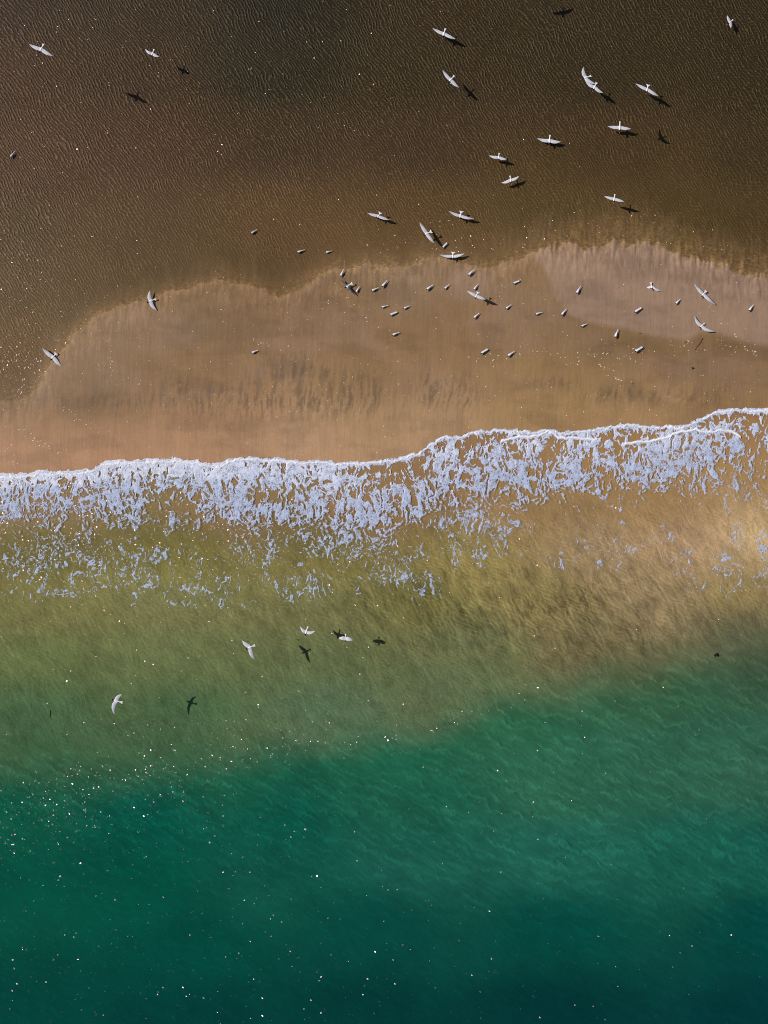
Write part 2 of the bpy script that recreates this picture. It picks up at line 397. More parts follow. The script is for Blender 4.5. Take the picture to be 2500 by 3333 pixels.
# ------------------------------------------------------------------ lagoon water
lx = axis(-150, 2650, 25.0, 2000 / S); ly = np.concatenate([-(np.array([30, 60, 120, 300, 900, 3000, 9000, 30000, 100000, 180000])[::-1]) - 150.0, np.arange(-150, 1420, 25.0)])
lm = grid_mesh('lagoon_water', lx, ly, lambda x, y: np.zeros_like(x), keep=lambda x, y: inland(np.clip(x, -300, 2800), y) < 60,
               attrs={'chop': lambda x, y: 0.016 * sstep(900, 300, y) * (1 - 0.6 * sstep(700, 2300, x)) + 0.50 * np.exp(-(((x - 70) / 110) ** 2 + ((y - 1225) / 70) ** 2)) + 0.10 * np.exp(-(((x - 0) / 330) ** 2 + ((y - 1080) / 230) ** 2)) + 0.10 * np.exp(-((y - lagoon_edge(x) + 70) / 50.0) ** 2) * sstep(1100, 1400, x)})
m = N('lagoon_water')
P = m.pos(); chop = m.attr('chop')
wn_ = m.noise(m.mapping(P, math.radians(40), (4.5, 9.0, 1)), 1.0, 3, 0.5, 0.4)
nb = m.bump(wn_, 1.0, 0.012)
nf = m.facets(P, 0.030, m.math('MULTIPLY', chop, 5.0))
tr = m.n('BsdfTransparent', {'Color': (0.93, 0.93, 0.88, 1)})
gl = m.n('BsdfGlossy', {'Color': (1, 0.70, 0.80, 1), 'Roughness': 0.20, 'Normal': nf})
gs = m.n('BsdfGlossy', {'Color': (1, 1, 1, 1), 'Roughness': 0.10, 'Normal': nb})
mx = m.n('MixShader', {0: 0.35}); m.set(mx.inputs[1], gl); m.set(mx.inputs[2], gs)
mf = m.n('MixShader', {0: m.fresnel()}); m.set(mf.inputs[1], tr); m.set(mf.inputs[2], mx.outputs[0])
link('lagoon_water', lm, m.done(mf.outputs[0]), kind='structure')

# ------------------------------------------------------------------ sea water
def sea_color(x, y):
    x = np.clip(x, -300, 2800); y = np.clip(y, 900, 3600)
    a = field(SHALLOW, x, y); b = field(DEEP, x, y)
    d = y - front_line(x) + 70 * (fbm(x / 150, y / 110, 41, 4, 0.6) - 0.5)
    w = np.interp(x, [0, 600, 850, 1650, 1900, 2500], [190, 130, 85, 95, 140, 160])
    t = sstep(-1, 1, d / w)[..., None]
    c = a * (1 - t) + b * t
    return c / KLIT

def sea_z(x, y):
    xc = np.clip(x, -400, 2900); yc = np.clip(y, 900, 5500)
    return np.maximum(ground_z(xc, yc) + 0.006, 0.0) + 0.02 * np.exp(-((yc - front_line(xc) + 8) / 14.0) ** 2) * sstep(700, 1000, xc) * (1 - sstep(1700, 1900, xc))
sx = axis(-150, 2650, 6.0, 2000 / S)
sy = np.concatenate([np.arange(1290, 3490, 6.0), 3490 + np.cumsum(10 * 1.7 ** np.arange(18))])
sm = grid_mesh('sea_water', sx, sy, sea_z, keep=lambda x, y: y > swash_edge(x) + 5,
               colors={'tone': sea_color},
               attrs={'cover': lambda x, y: 0.15 + 0.85 * sstep(120, 420, y - swash_edge(x)),
                      'deep': lambda x, y: sstep(-60, 60, y - front_line(x)),
                      'tex': lambda x, y: 0.25 + 0.75 * sstep(80, 330, y - swash_edge(x)),
                      'chop': lambda x, y: 0.008 + 0.48 * np.exp(-((y - (2690 - 0.33 * x)) / 85.0) ** 2 - (x / 620.0) ** 2) * np.clip(fbm(x / 90, y / 60, 90, 3) * 4 - 1.4, 0.1, 1.6) + 0.022 * np.exp(-(((x - 300) / 600) ** 2 + ((y - 2620) / 260) ** 2)) + 0.5 * np.exp(-(((x - 0) / 650) ** 2 + ((y - 1680) / 100) ** 2)) + 0.05 * np.exp(-(((x - 100) / 900) ** 2 + ((y - 1800) / 150) ** 2)) + 0.22 * np.exp(-((y - front_line(x)) / 16.0) ** 2) * sstep(750, 900, x) * (1 - sstep(1700, 1800, x)) + 0.012 * sstep(2800, 3200, y),
                      'streak': lambda x, y: 2.4 * np.exp(-(((x - 1750) / 560) ** 2 + ((y - 1990) / 150) ** 2)),
                      'swell': lambda x, y: 1 - 0.75 * sstep(2650, 3100, y - 0.12 * (x - 1250))})
m = N('sea_water')
P = m.pos()
tone = m.attr('tone', True); cover = m.attr('cover'); deep = m.attr('deep'); tex = m.attr('tex'); chop = m.attr('chop')
warp = m.vmath('ADD', P, m.vmath('SCALE', m.n('TexNoise', {'Vector': P, 'Scale': 0.35}).outputs['Color'], s=1.6))
# suspended sand in clouds and faint threads plus painted caustic lines over the shallows, broad soft waves over the deep
warp = m.vmath('ADD', P, m.vmath('SCALE', m.n('TexNoise', {'Vector': P, 'Scale': 0.5}).outputs['Color'], s=0.9))
th = m.noise(m.mapping(warp, math.radians(60), (1.6, 4.6, 1)), 1.0, 5, 0.65, 0.2)
web = m.noise(m.mapping(warp, math.radians(48), (2.2, 4.4, 1)), 1.0, 3, 0.55, 0.6, 'RIDGED_MULTIFRACTAL')
gr = m.noise(P, 11.0, 4, 0.7)
c2 = m.noise(P, 2.0, 4, 0.6)
cl = m.noise(P, 0.45, 4, 0.55)
va = m.math('ADD', m.math('MULTIPLY', m.ramp(th, 0.25, 0.75, -0.20, 0.20, False), m.math('ADD', 1.0, m.attr('streak'))), m.ramp(gr, 0.25, 0.75, -0.17, 0.17, False))
va = m.math('ADD', va, m.ramp(c2, 0.25, 0.75, -0.14, 0.14, False))
va = m.math('ADD', va, m.ramp(web, 0.4, 1.3, -0.04, 0.16, False))
swv = m.vmath('ADD', P, m.vmath('SCALE', m.n('TexNoise', {'Vector': P, 'Scale': 2.2, 'Detail': 2.0}).outputs['Color'], s=0.30))
def wavelets(deg, spacing, sharp, off):
    c = m.n('SeparateXYZ'); m.set(c.inputs[0], m.mapping(swv, math.radians(deg), (1, 1, 1)))
    ph = m.math('ADD', m.math('MULTIPLY', c.outputs[1], 2 * math.pi / spacing), m.math('MULTIPLY', m.noise(m.vmath('ADD', P, (off, 0, 0)), 0.9, 3, 0.55), 16.0))
    sn = m.math('POWER', m.math('ADD', m.math('MULTIPLY', m.math('SINE', ph), 0.5), 0.5), sharp)
    return m.math('MULTIPLY', sn, m.ramp(m.noise(m.mapping(m.vmath('ADD', P, (off, 3, 0)), math.radians(deg), (0.9, 2.6, 1)), 1.0, 3, 0.6), 0.40, 0.62, 0.0, 1.0))
w1 = wavelets(20, 0.42, 2.0, 5.0); w2 = wavelets(32, 0.23, 2.0, 17.0); w3 = wavelets(58, 0.17, 1.8, 23.0); w4 = wavelets(25, 0.13, 1.8, 29.0)
fine = m.math('MULTIPLY', m.math('ADD', w3, w4), m.math('ADD', 0.16, m.math('MULTIPLY', m.attr('streak'), 0.10)))
va = m.math('ADD', va, fine)
va = m.math('MULTIPLY', va, m.math('MULTIPLY', tex, m.ramp(deep, 0, 1, 1.0, 0.30, False)))
va = m.math('ADD', va, m.math('MULTIPLY', m.math('ADD', m.math('MULTIPLY', w1, 0.30), m.math('MULTIPLY', w2, 0.20)), m.math('MULTIPLY', deep, m.attr('swell'))))  # lit wave crests painted into the water colour over the deep
va = m.math('ADD', va, m.ramp(cl, 0.3, 0.7, 0.90, 1.10, False))
b1 = m.noise(m.mapping(warp, math.radians(20), (1.0, 3.4, 1)), 1.0, 3, 0.45, 0.1)
va = m.math('ADD', va, m.math('MULTIPLY', m.math('MULTIPLY', m.ramp(b1, 0.38, 0.72, -0.10, 0.14, False), m.ramp(deep, 0, 1, 0.25, 1.0, False)), m.attr('swell')))
col = m.vmath('SCALE', tone, s=va)
b2 = m.noise(m.mapping(warp, math.radians(38), (2.6, 6.5, 1)), 1.0, 3, 0.5, 0.3)
b3 = m.noise(m.mapping(warp, math.radians(58), (3.0, 6.5, 1)), 1.0, 4, 0.6, 0.3)
h = m.math('MULTIPLY', m.math('MULTIPLY', m.math('ADD', m.math('ADD', m.math('MULTIPLY', w1, 0.018), m.math('MULTIPLY', w2, 0.008)), m.math('ADD', m.math('MULTIPLY', b1, 0.06), m.math('MULTIPLY', b2, 0.006))), m.ramp(deep, 0, 1, 0.30, 1.0, False)), m.attr('swell'))
h = m.math('ADD', h, m.math('MULTIPLY', b3, m.ramp(deep, 0, 1, 0.024, 0.002, False)))
nb = m.bump(h, 1.0, 1.0)
nf = m.facets(P, 0.050, m.math('MULTIPLY', chop, 8.0))
bd = m.n('BsdfPrincipled', {'Base Color': col, 'Roughness': 1.0, 'Normal': nb, 'Specular IOR Level': 0.0})
tr = m.n('BsdfTransparent', {'Color': (0.96, 0.95, 0.9, 1)})
m1 = m.n('MixShader', {0: cover}); m.set(m1.inputs[1], tr); m.set(m1.inputs[2], bd)
gl = m.n('BsdfGlossy', {'Color': (1, 0.70, 0.80, 1), 'Roughness': 0.20, 'Normal': nf})
gs = m.n('BsdfGlossy', {'Color': (1, 1, 1, 1), 'Roughness': 0.22, 'Normal': nb})
mx = m.n('MixShader', {0: 0.35}); m.set(mx.inputs[1], gl); m.set(mx.inputs[2], gs)
mf = m.n('MixShader', {0: m.fresnel()}); m.set(mf.inputs[1], m1.outputs[0]); m.set(mf.inputs[2], mx.outputs[0])
link('sea_water', sm, m.done(mf.outputs[0]), kind='structure')

# ------------------------------------------------------------------ foam
band_end = poly([(-150, 1095), (0, 1098), (100, 1092), (250, 1098), (400, 1085), (500, 1100), (560, 1118), (640, 1130), (700, 1142), (800, 1146), (860, 1128), (900, 1106), (1000, 1096), (1060, 1066),
                 (1100, 1055), (1200, 1066), (1300, 1068), (1350, 1066), (1400, 1046), (1450, 1030), (1500, 1018), (1560, 1030), (1600, 1006), (1800, 1000)])
inner = [[(1082, 952), (1120, 945), (1160, 942), (1185, 932), (1210, 945), (1260, 948), (1290, 950)], [(1350, 958), (1390, 955), (1430, 948), (1450, 940)], [(1445, 948), (1452, 938), (1475, 932), (1502, 928), (1530, 934), (1555, 930), (1580, 932), (1600, 944)]]

def foam_value(x, y):
    """> 0 where foam floats; second value: how thick it is."""
    d = y - swash_edge(x) + 9 * (fbm(x / 14, y / 14, 51, 3) - 0.5) * 1.6
    be = band_end(x); L = np.maximum(be - swash_edge(x), 40)
    u = d / L
    wxx = 44 * (fbm(x / 50, y / 70, 52, 3) - 0.5); wyy = 70 * (fbm(x / 50 + 9, y / 70 + 4, 53, 3) - 0.5)
    X = x + wxx + 12 * (fbm(x / 12, y / 14, 60, 2) - 0.5); Y = y + wyy + 14 * (fbm(x / 12, y / 14, 61, 2) - 0.5)
    f1, f2 = worley(X / 18, Y / 33, 54); e1 = f2 - f1
    g1_, g2_ = worley(X / 8, Y / 13, 55); e2 = g2_ - g1_
    big = fbm(x / 85, y / 70, 56, 3) - 0.5
    mid = fbm(X / 11, Y / 23, 57, 4, 0.6) - 0.5
    cover_ = np.interp(u, [0, 0.08, 0.3, 0.6, 0.85, 1.0, 1.15, 1.35], [0.80, 0.42, 0.33, 0.32, 0.30, 0.20, 0.05, -0.12])
    leftf = 1 - sstep(650, 1300, x)
    cover_ = cover_ + 0.14 * leftf * (1 - sstep(0.35, 0.7, u)) + 0.05 * leftf - 0.12 * sstep(2330, 2420, x) * sstep(0.05, 0.2, u) + 0.06 * np.exp(-((u - .75) / .2) ** 2) * sstep(800, 1200, x)
    cover_ = cover_ - 0.22 * np.exp(-((u - 0.13) / 0.07) ** 2) * (1 - leftf)
    band = cover_ + 0.55 * big + 1.15 * mid - 0.60 * e1 - 0.46 * e2 + 0.03
    band = np.where(u > 1.35, -1, band)
    # strings and flecks left behind the band
    xv, yv = x / V, y / V
    dens = np.zeros_like(x)
    for cx_, cy_, rx, ry, a in [(80, 1115, 160, 34, 0.95), (280, 1120, 130, 30, 0.85), (470, 1125, 120, 30, 0.8), (110, 1200, 150, 60, 1.05), (60, 1150, 90, 40, 0.7), (290, 1225, 110, 60, 0.8), (540, 1190, 60, 50, 0.8), (640, 1180, 110, 40, 0.85), (760, 1190, 80, 45, 0.9), (860, 1220, 70, 50, 0.9), (920, 1270, 30, 30, .8),
                                (1040, 1130, 90, 55, 0.9), (1120, 1100, 40, 30, .5), (1010, 1190, 60, 40, 0.7), (420, 1140, 80, 40, .5), (1500, 1050, 70, 30, 0.8), (1600, 1070, 50, 60, 0.7), (1620, 1160, 60, 60, 0.42), (1420, 1060, 40, 30, .6),
                                (1300, 1180, 260, 70, 0.24), (1560, 1230, 120, 60, 0.36), (500, 1260, 400, 50, 0.42), (160, 1270, 180, 30, .5)]:
        dens = np.maximum(dens, a * np.exp(-(((xv - cx_) / rx) ** 2 + ((yv - cy_) / ry) ** 2)))
    a1 = fbm(X / 22, Y / 40, 65, 3) - 0.5; a2 = fbm(X / 18 + 31, Y / 30 - 7, 68, 3) - 0.5
    n3 = fbm(X / 40, Y / 46, 69, 3) - 0.5; n4 = fbm(X / 7, Y / 10, 66, 2) - 0.5
    wd = 0.020 + 0.04 * np.clip(n3 + 0.1, 0, 1) + 0.06 * n4
    wd = wd * 0.9
    f1s, f2s = worley(X / 24, Y / 44, 64)
    worm = np.maximum(np.maximum(wd - np.abs(a1), wd - np.abs(a2)), wd * 1.5 - (f2s - f1s)) * 3.0
    strings = np.minimum(worm, (0.55 * dens - 0.27 + 0.55 * n3 + 0.60 * n4))
    h1, h2_ = worley(X / 17, Y / 24, 67)
    flecks = 0.12 * np.clip(dens * 1.6, 0, 1) + 0.20 * n3 + 0.12 * n4 - h1 * 0.85 + 0.02
    behind = sstep(0.55, 0.95, u)
    rest = np.where((dens > 0.12) & (d > 60), np.maximum(strings, flecks), -1)
    rest = rest * 1.0 - (1 - behind) * 0.6
    f = np.maximum(band, rest)
    # rolling lip at the leading edge
    lipw = np.interp(x, [0, 700, 1300, 1500, 2500], [16, 13, 9, 8, 9])
    lip = 1 - np.abs(d - lipw * 0.75) / (lipw * (0.75 + 0.5 * (fbm(x / 22, y / 22, 58, 2) - 0.5) * 2))
    f = np.maximum(f, lip * 0.5)
    thick = np.maximum(np.clip(lip, 0, 1), (0.60 - 0.30 * sstep(0.1, 0.9, u)) * 0.9)
    thick = np.maximum(thick, 0.62 * leftf * (1 - sstep(0.3, 0.62, u)))
    for pl in inner:
        xs = np.array([p[0] for p in pl]) * V; ys = np.array([p[1] for p in pl]) * V
        yy = np.interp(x, xs, ys) + 6 * (fbm(x / 15, x * 0, 59, 2) - 0.5)
        w = np.where((x > xs[0]) & (x < xs[-1]), 1 - np.abs(y - yy) / 6.0, -1)
        f = np.maximum(f, w * 0.5); thick = np.maximum(thick, np.clip(w * 1.4, 0, 1))
    f = np.where(d < 0, np.minimum(f, d * 0.08), f)
    thick = thick + 0.28 * (fbm(X / 12, Y / 20, 70, 3) - 0.5)
    return f, np.clip(thick, 0, 1)

def foam():
    step = 1.6
    xs = np.arange(-60, 2562, step); ys = np.arange(1310, 2010, step)
    X, Y = np.meshgrid(xs, ys)
    F, T = foam_value(X, Y)
    gxx = np.gradient(F, step, axis=1); gyy = np.gradient(F, step, axis=0)
    g2 = gxx ** 2 + gyy ** 2 + 1e-6
    out = F < 0
    # vertices just outside slide onto the rim of the foam
    t = np.where(out, -F / g2, 0.0)
    dx = np.clip(t * gxx, -step, step); dy = np.clip(t * gyy, -step, step)
    ins = ~out
    kq = (ins[1:, :-1].astype(int) + ins[1:, 1:] + ins[:-1, 1:] + ins[:-1, :-1]) >= 2
    nx, ny = len(xs), len(ys)
    idx = np.arange(nx * ny).reshape(ny, nx)
    q = np.stack([idx[1:, :-1], idx[1:, 1:], idx[:-1, 1:], idx[:-1, :-1]], -1)[kq]
    rise = np.clip(F, 0, 0.35) / 0.35
    relief = fbm(X / 9, Y / 9, 71, 3) - 0.5
    Z = sea_z(X, Y) + 0.004 + 0.004 * rise ** 0.5 + 0.010 * T * rise ** 0.6 + 0.010 * relief * rise * (0.3 + T) + 0.05 * np.clip(T - 0.75, 0, 1)
    co = np.stack([wx(X + dx), wy(Y + dy), Z], -1).reshape(-1, 3)
    used = np.zeros(nx * ny, bool); used[q.reshape(-1)] = True
    rm = np.cumsum(used) - 1
    me = build_mesh('foam', co[used], rm[q])
    a = me.attributes.new('thick', 'FLOAT', 'POINT')
    a.data.foreach_set('value', T.reshape(-1)[used].astype(np.float32))
    a = me.attributes.new('inner', 'FLOAT', 'POINT')
    a.data.foreach_set('value', np.clip(F, 0, 1).reshape(-1)[used].astype(np.float32))
    return me
m = N('sea_foam')
P = m.pos(); th = m.attr('thick')
n1 = m.noise(P, 26.0, 4, 0.6); n2 = m.noise(P, 5.0, 3, 0.5)
col = m.mix(m.ramp(th, 0.25, 0.95), (0.58, 0.67, 0.92, 1), (0.93, 0.92, 1.0, 1))
col = m.vmath('SCALE', col, s=m.math('ADD', m.ramp(n1, 0.25, 0.75, 0.80, 1.08, False), m.ramp(n2, 0.3, 0.7, -0.08, 0.06, False)))
bub = m.n('TexVoronoi', feature='DISTANCE_TO_EDGE'); m.set(bub.inputs['Vector'], m.vmath('ADD', P, m.vmath('SCALE', m.n('TexNoise', {'Vector': P, 'Scale': 8.0}).outputs['Color'], s=0.12))); bub.inputs['Scale'].default_value = 14.0
film = m.math('MULTIPLY', m.ramp(bub.outputs[0], 0.02, 0.22), m.ramp(m.noise(P, 6.0, 3, 0.6), 0.38, 0.62))
hole = m.math('MULTIPLY', film, m.ramp(th, 0.45, 0.95, 0.62, 0.10))
hole = m.math('ADD', hole, m.ramp(th, 0.25, 0.6, 0.14, 0.0))
hole = m.math('MAXIMUM', hole, m.math('MULTIPLY', m.ramp(m.attr('inner'), 0.0, 0.10, 0.75, 0.0), m.ramp(th, 0.6, 0.9, 1.0, 0.0)))
nb = m.bump(m.math('SUBTRACT', n1, m.math('MULTIPLY', film, 0.3)), 0.5, 0.010)
bs = m.n('BsdfPrincipled', {'Base Color': col, 'Roughness': 0.75, 'Normal': nb, 'Specular IOR Level': 0.3})
tr = m.n('BsdfTransparent', {'Color': (1, 1, 1, 1)})
mf = m.n('MixShader', {0: hole}); m.set(mf.inputs[1], bs.outputs[0]); m.set(mf.inputs[2], tr.outputs[0])
bs = mf
link('foam', foam(), m.done(bs.outputs[0]), kind='stuff')

# ------------------------------------------------------------------ simple materials for things
def plumage(name, c, rough=0.8, var=0.06, scale=60):
    m = N(name); P = m.n('TexCoord').outputs['Object']
    n = m.noise(P, scale, 3, 0.6)
    col = m.vmath('SCALE', c, s=m.ramp(n, 0.3, 0.7, 1 - var, 1 + var, False))
    b = m.n('BsdfPrincipled', {'Base Color': col, 'Roughness': rough, 'Normal': m.bump(n, 0.3, 0.004), 'Specular IOR Level': 0.15})
    return m.done(b.outputs[0])
M_WHITE = plumage('white_plumage', (0.80, 0.81, 0.85))
M_GREY = plumage('pale_grey_plumage', (0.66, 0.66, 0.73))
M_BACK = plumage('folded_wing_plumage', (0.72, 0.76, 0.90), var=0.10)
def wing_plumage():
    m = N('flight_feathers'); P = m.n('TexCoord').outputs['Object']
    c = m.n('SeparateXYZ'); m.set(c.inputs[0], P)
    n = m.noise(m.mapping(P, 0, (26, 60, 10)), 1.0, 3, 0.6)
    far = m.ramp(m.math('ABSOLUTE', c.outputs[1]), 0.20, 0.42)
    dark = m.math('MULTIPLY', far, m.ramp(n, 0.42, 0.60, 0.25, 1.0))
    col = m.mix(m.math('MULTIPLY', dark, 0.8), (0.64, 0.64, 0.71, 1), (0.22, 0.22, 0.26, 1))
    col = m.vmath('SCALE', col, s=m.ramp(n, 0.3, 0.7, 0.90, 1.06, False))
    b = m.n('BsdfPrincipled', {'Base Color': col, 'Roughness': 0.8, 'Normal': m.bump(n, 0.3, 0.004), 'Specular IOR Level': 0.15})
    return m.done(b.outputs[0])
M_GREY = wing_plumage()
M_CAP = plumage('black_plumage', (0.012, 0.012, 0.016))
M_BILL = plumage('orange_bill', (0.75, 0.16, 0.03), 0.45, 0.1, 90)
M_LEG = plumage('black_leg', (0.02, 0.018, 0.016), 0.5)
M_STICK = plumage('weathered_wood', (0.10, 0.06, 0.035), 0.85, 0.3, 30)
M_WEED = plumage('dark_seaweed', (0.018, 0.016, 0.01), 0.5, 0.4, 40)
M_SHELL = plumage('pale_shell', (0.70, 0.64, 0.50), 0.5, 0.15, 20)

# ------------------------------------------------------------------ flying tern
NS = 12
def ring(cx, cz, w, hgt, fx):
    """Cross section of the body at fx along the axis; 12 points, 0 at the right side, 3 on top."""
    return [Vector((fx, cx + w * math.cos(2 * math.pi * k / NS), cz + hgt * math.sin(2 * math.pi * k / NS))) for k in range(NS)]

def flying_body(Lb, fan, tipL, tipR, bend, dih, pitch, chord):
    """Body, neck, head, wings and tail as one closed skin. x runs backward along the body, y to the tern's left, origin mid-body.
    Lb: metres from face to tail tip. tipL/tipR: (back, side, up) of the wing tips. bend: how far the wrists push forward."""
    bm = bmesh.new()
    hx = -0.48 * Lb
    k = Lb / 0.36
    spec = [(hx, 0.006, 0.012, 0.014), (hx + 0.012 * k, 0.008, 0.022, 0.024), (hx + 0.035 * k, 0.010, 0.027, 0.028), (hx + 0.058 * k, 0.006, 0.024, 0.026), (hx + 0.080 * k, 0.0, 0.030, 0.030),
            (hx + 0.105 * k, -0.002, 0.036, 0.034), (hx + 0.132 * k, -0.003, 0.038, 0.036), (hx + 0.160 * k, -0.003, 0.036, 0.033), (hx + 0.20 * k, 0.0, 0.028, 0.024), (hx + 0.235 * k, 0.003, 0.020, 0.014), (hx + 0.26 * k, 0.004, 0.018, 0.008)]
    R = [[bm.verts.new(p) for p in ring(0, z, w * k, hh * k, x)] for (x, z, w, hh) in spec]
    # tail: flat, forked
    Lt = 0.5 * Lb - (hx + 0.26 * k) + 0.02
    for q, (f, wide, notch) in enumerate([(0.4, 0.35, 0.0), (0.75, 0.75, 0.0), (1.0, 1.0, 0.42)]):
        row = []
        W = 0.018 * k + fan * wide
        for j in range(NS):
            a = 2 * math.pi * j / NS
            c = math.cos(a)
            xx = hx + 0.26 * k + Lt * (f - notch * (1 - abs(c) ** 1.3) * 1.0)
            row.append(bm.verts.new((xx, W * c, 0.004 + 0.004 * math.sin(a) * (1 - 0.5 * f))))
        R.append(row)
    wing = range(5, 8)       # three spans between rings 5..8 open for the wings
    for i in range(len(R) - 1):
        for j in range(NS):
            j2 = (j + 1) % NS
            if i in wing and (j in (11, 0) or j in (5, 6)):
                continue
            bm.faces.new((R[i][j], R[i][j2], R[i + 1][j2], R[i + 1][j]))
    bm.faces.new(R[0]); bm.faces.new(list(reversed(R[-1])))
    gf = []
    for side, tip in ((1, tipL), (-1, tipR)):
        if side == 1: up, mid, lo = 1, 0, 11
        else: up, mid, lo = 5, 6, 7
        loop = [R[i][up] for i in range(5, 9)] + [R[8][mid]] + [R[i][lo] for i in range(8, 4, -1)] + [R[5][mid]]
        root = Vector((spec[6][0] + 0.008, side * 0.030 * k, 0.004))
        tipv = Vector(tip)
        span = (tipv - root).length
        out = (tipv - root).normalized()
        wr = root.lerp(tipv, 0.42) + Vector((-bend * span, 0, 0)) + Vector((0, 0, dih * span))
        prev = loop
        n = 9
        for s in range(1, n + 1):
            t = s / n
            c = root * (1 - t) ** 2 + 2 * wr * t * (1 - t) * 1.0 + tipv * t * t
            tan = (2 * (1 - t) * (wr - root) + 2 * t * (tipv - wr)).normalized()
            back = Vector((1, 0, 0)) - tan * tan.x
            back = Vector((0.12 + abs(tan.y), 0, 0)) - tan * tan.x
            bk = Vector((-tan.y * 0 + 1, 0, 0)); 
            perp = Vector((abs(tan.y), -tan.x * side, 0)).normalized()
            perp = (perp * 0.75 + bk * 0.25 * (1 - t)).normalized()
            perp = perp * math.cos(pitch) + Vector((0, 0, -math.sin(pitch)))
            ch = chord * [1, 1.12, 1.06, 1.04, 1.0, 0.92, 0.78, 0.60, 0.38, 0.04][s]
            nrm = perp.cross(tan); nrm = nrm if nrm.z > 0 else -nrm
            th = 0.008 * (1 - 0.75 * t)
            us = [-0.40, -0.14, 0.20, 0.60]; cam_ = [0.0, 0.035, 0.032, 0.0]
            top = [c + perp * (ch * u) + nrm * (cam_[q] * ch + (th if 0 < q < 3 else 0.0015)) for q, u in enumerate(us)]
            bot = [c + perp * (ch * u) + nrm * (cam_[q] * ch - (th * 0.6 if 0 < q < 3 else 0.0015)) for q, u in enumerate(us)]
            pts = top + [(top[3] + bot[3]) / 2 + perp * 0.002] + bot[::-1] + [(top[0] + bot[0]) / 2 - perp * 0.003]
            cur = [bm.verts.new(p) for p in pts]
            for q in range(10):
                q2 = (q + 1) % 10
                gf.append(bm.faces.new((prev[q], prev[q2], cur[q2], cur[q])))
            prev = cur
        bm.faces.new(prev)
    for f in gf: f.material_index = 1
    bmesh.ops.recalc_face_normals(bm, faces=bm.faces[:])
    for f in bm.faces: f.smooth = True
    me = bpy.data.meshes.new('tern_body'); bm.to_mesh(me); bm.free()
    me.materials.append(M_WHITE); me.materials.append(M_GREY)
    return me, spec, k

def cap_mesh(spec, k, yaw=0.0):
    """Black crown lying just proud of the head."""
    bm = bmesh.new()
    rows = []
    sp = [(spec[0][0] - 0.001, spec[0][1], spec[0][2], spec[0][3])] + list(spec[1:4]) + [((spec[3][0] + spec[4][0]) / 2, spec[4][1] + .004, spec[3][2] * 0.7, spec[4][3])]
    for (x, z, w, h) in sp:
        rows.append([bm.verts.new((x, (w * k + 0.0025) * math.cos(a), z + (h * k + 0.003) * math.sin(a))) for a in [math.radians(d) for d in (8, 35, 62, 90, 118, 145, 172)]])
    for a, b in zip(rows, rows[1:]):
        for j in range(6): bm.faces.new((a[j], a[j + 1], b[j + 1], b[j]))
    bmesh.ops.recalc_face_normals(bm, faces=bm.faces[:])
    bmesh.ops.solidify(bm, geom=bm.faces[:], thickness=0.002)
    for f in bm.faces: f.smooth = True
    me = bpy.data.meshes.new('tern_cap'); bm.to_mesh(me); bm.free(); me.materials.append(M_CAP); return me

def bill_mesh(spec, k, length=0.062):
    bm = bmesh.new(); rows = []
    x0, z0 = spec[0][0], spec[0][1]
    for t, r in ((-0.1, 0.009), (0.25, 0.0085), (0.6, 0.006), (1.0, 0.001)):
        rows.append([bm.verts.new((x0 - t * length, r * 0.8 * math.cos(a), z0 - 0.006 * t * t + r * math.sin(a))) for a in [2 * math.pi * q / 8 for q in range(8)]])
    for a, b in zip(rows, rows[1:]):
        for j in range(8): bm.faces.new((a[j], a[(j + 1) % 8], b[(j + 1) % 8], b[j]))
    bm.faces.new(rows[0]); bm.faces.new(rows[-1])
    bmesh.ops.recalc_face_normals(bm, faces=bm.faces[:])
    for f in bm.faces: f.smooth = True
    me = bpy.data.meshes.new('tern_bill'); bm.to_mesh(me); bm.free(); me.materials.append(M_BILL); return me

def subsurf(o, n=1):
    md = o.modifiers.new('smooth', 'SUBSURF'); md.levels = n; md.render_levels = n

def empty(name, loc, rz, **props):
    o = bpy.data.objects.new(name, None); scene.collection.objects.link(o)
    o.location = loc; o.rotation_euler = (0, 0, rz); o.empty_display_size = 0.1
    for k, v in props.items(): o[k] = v
    return o

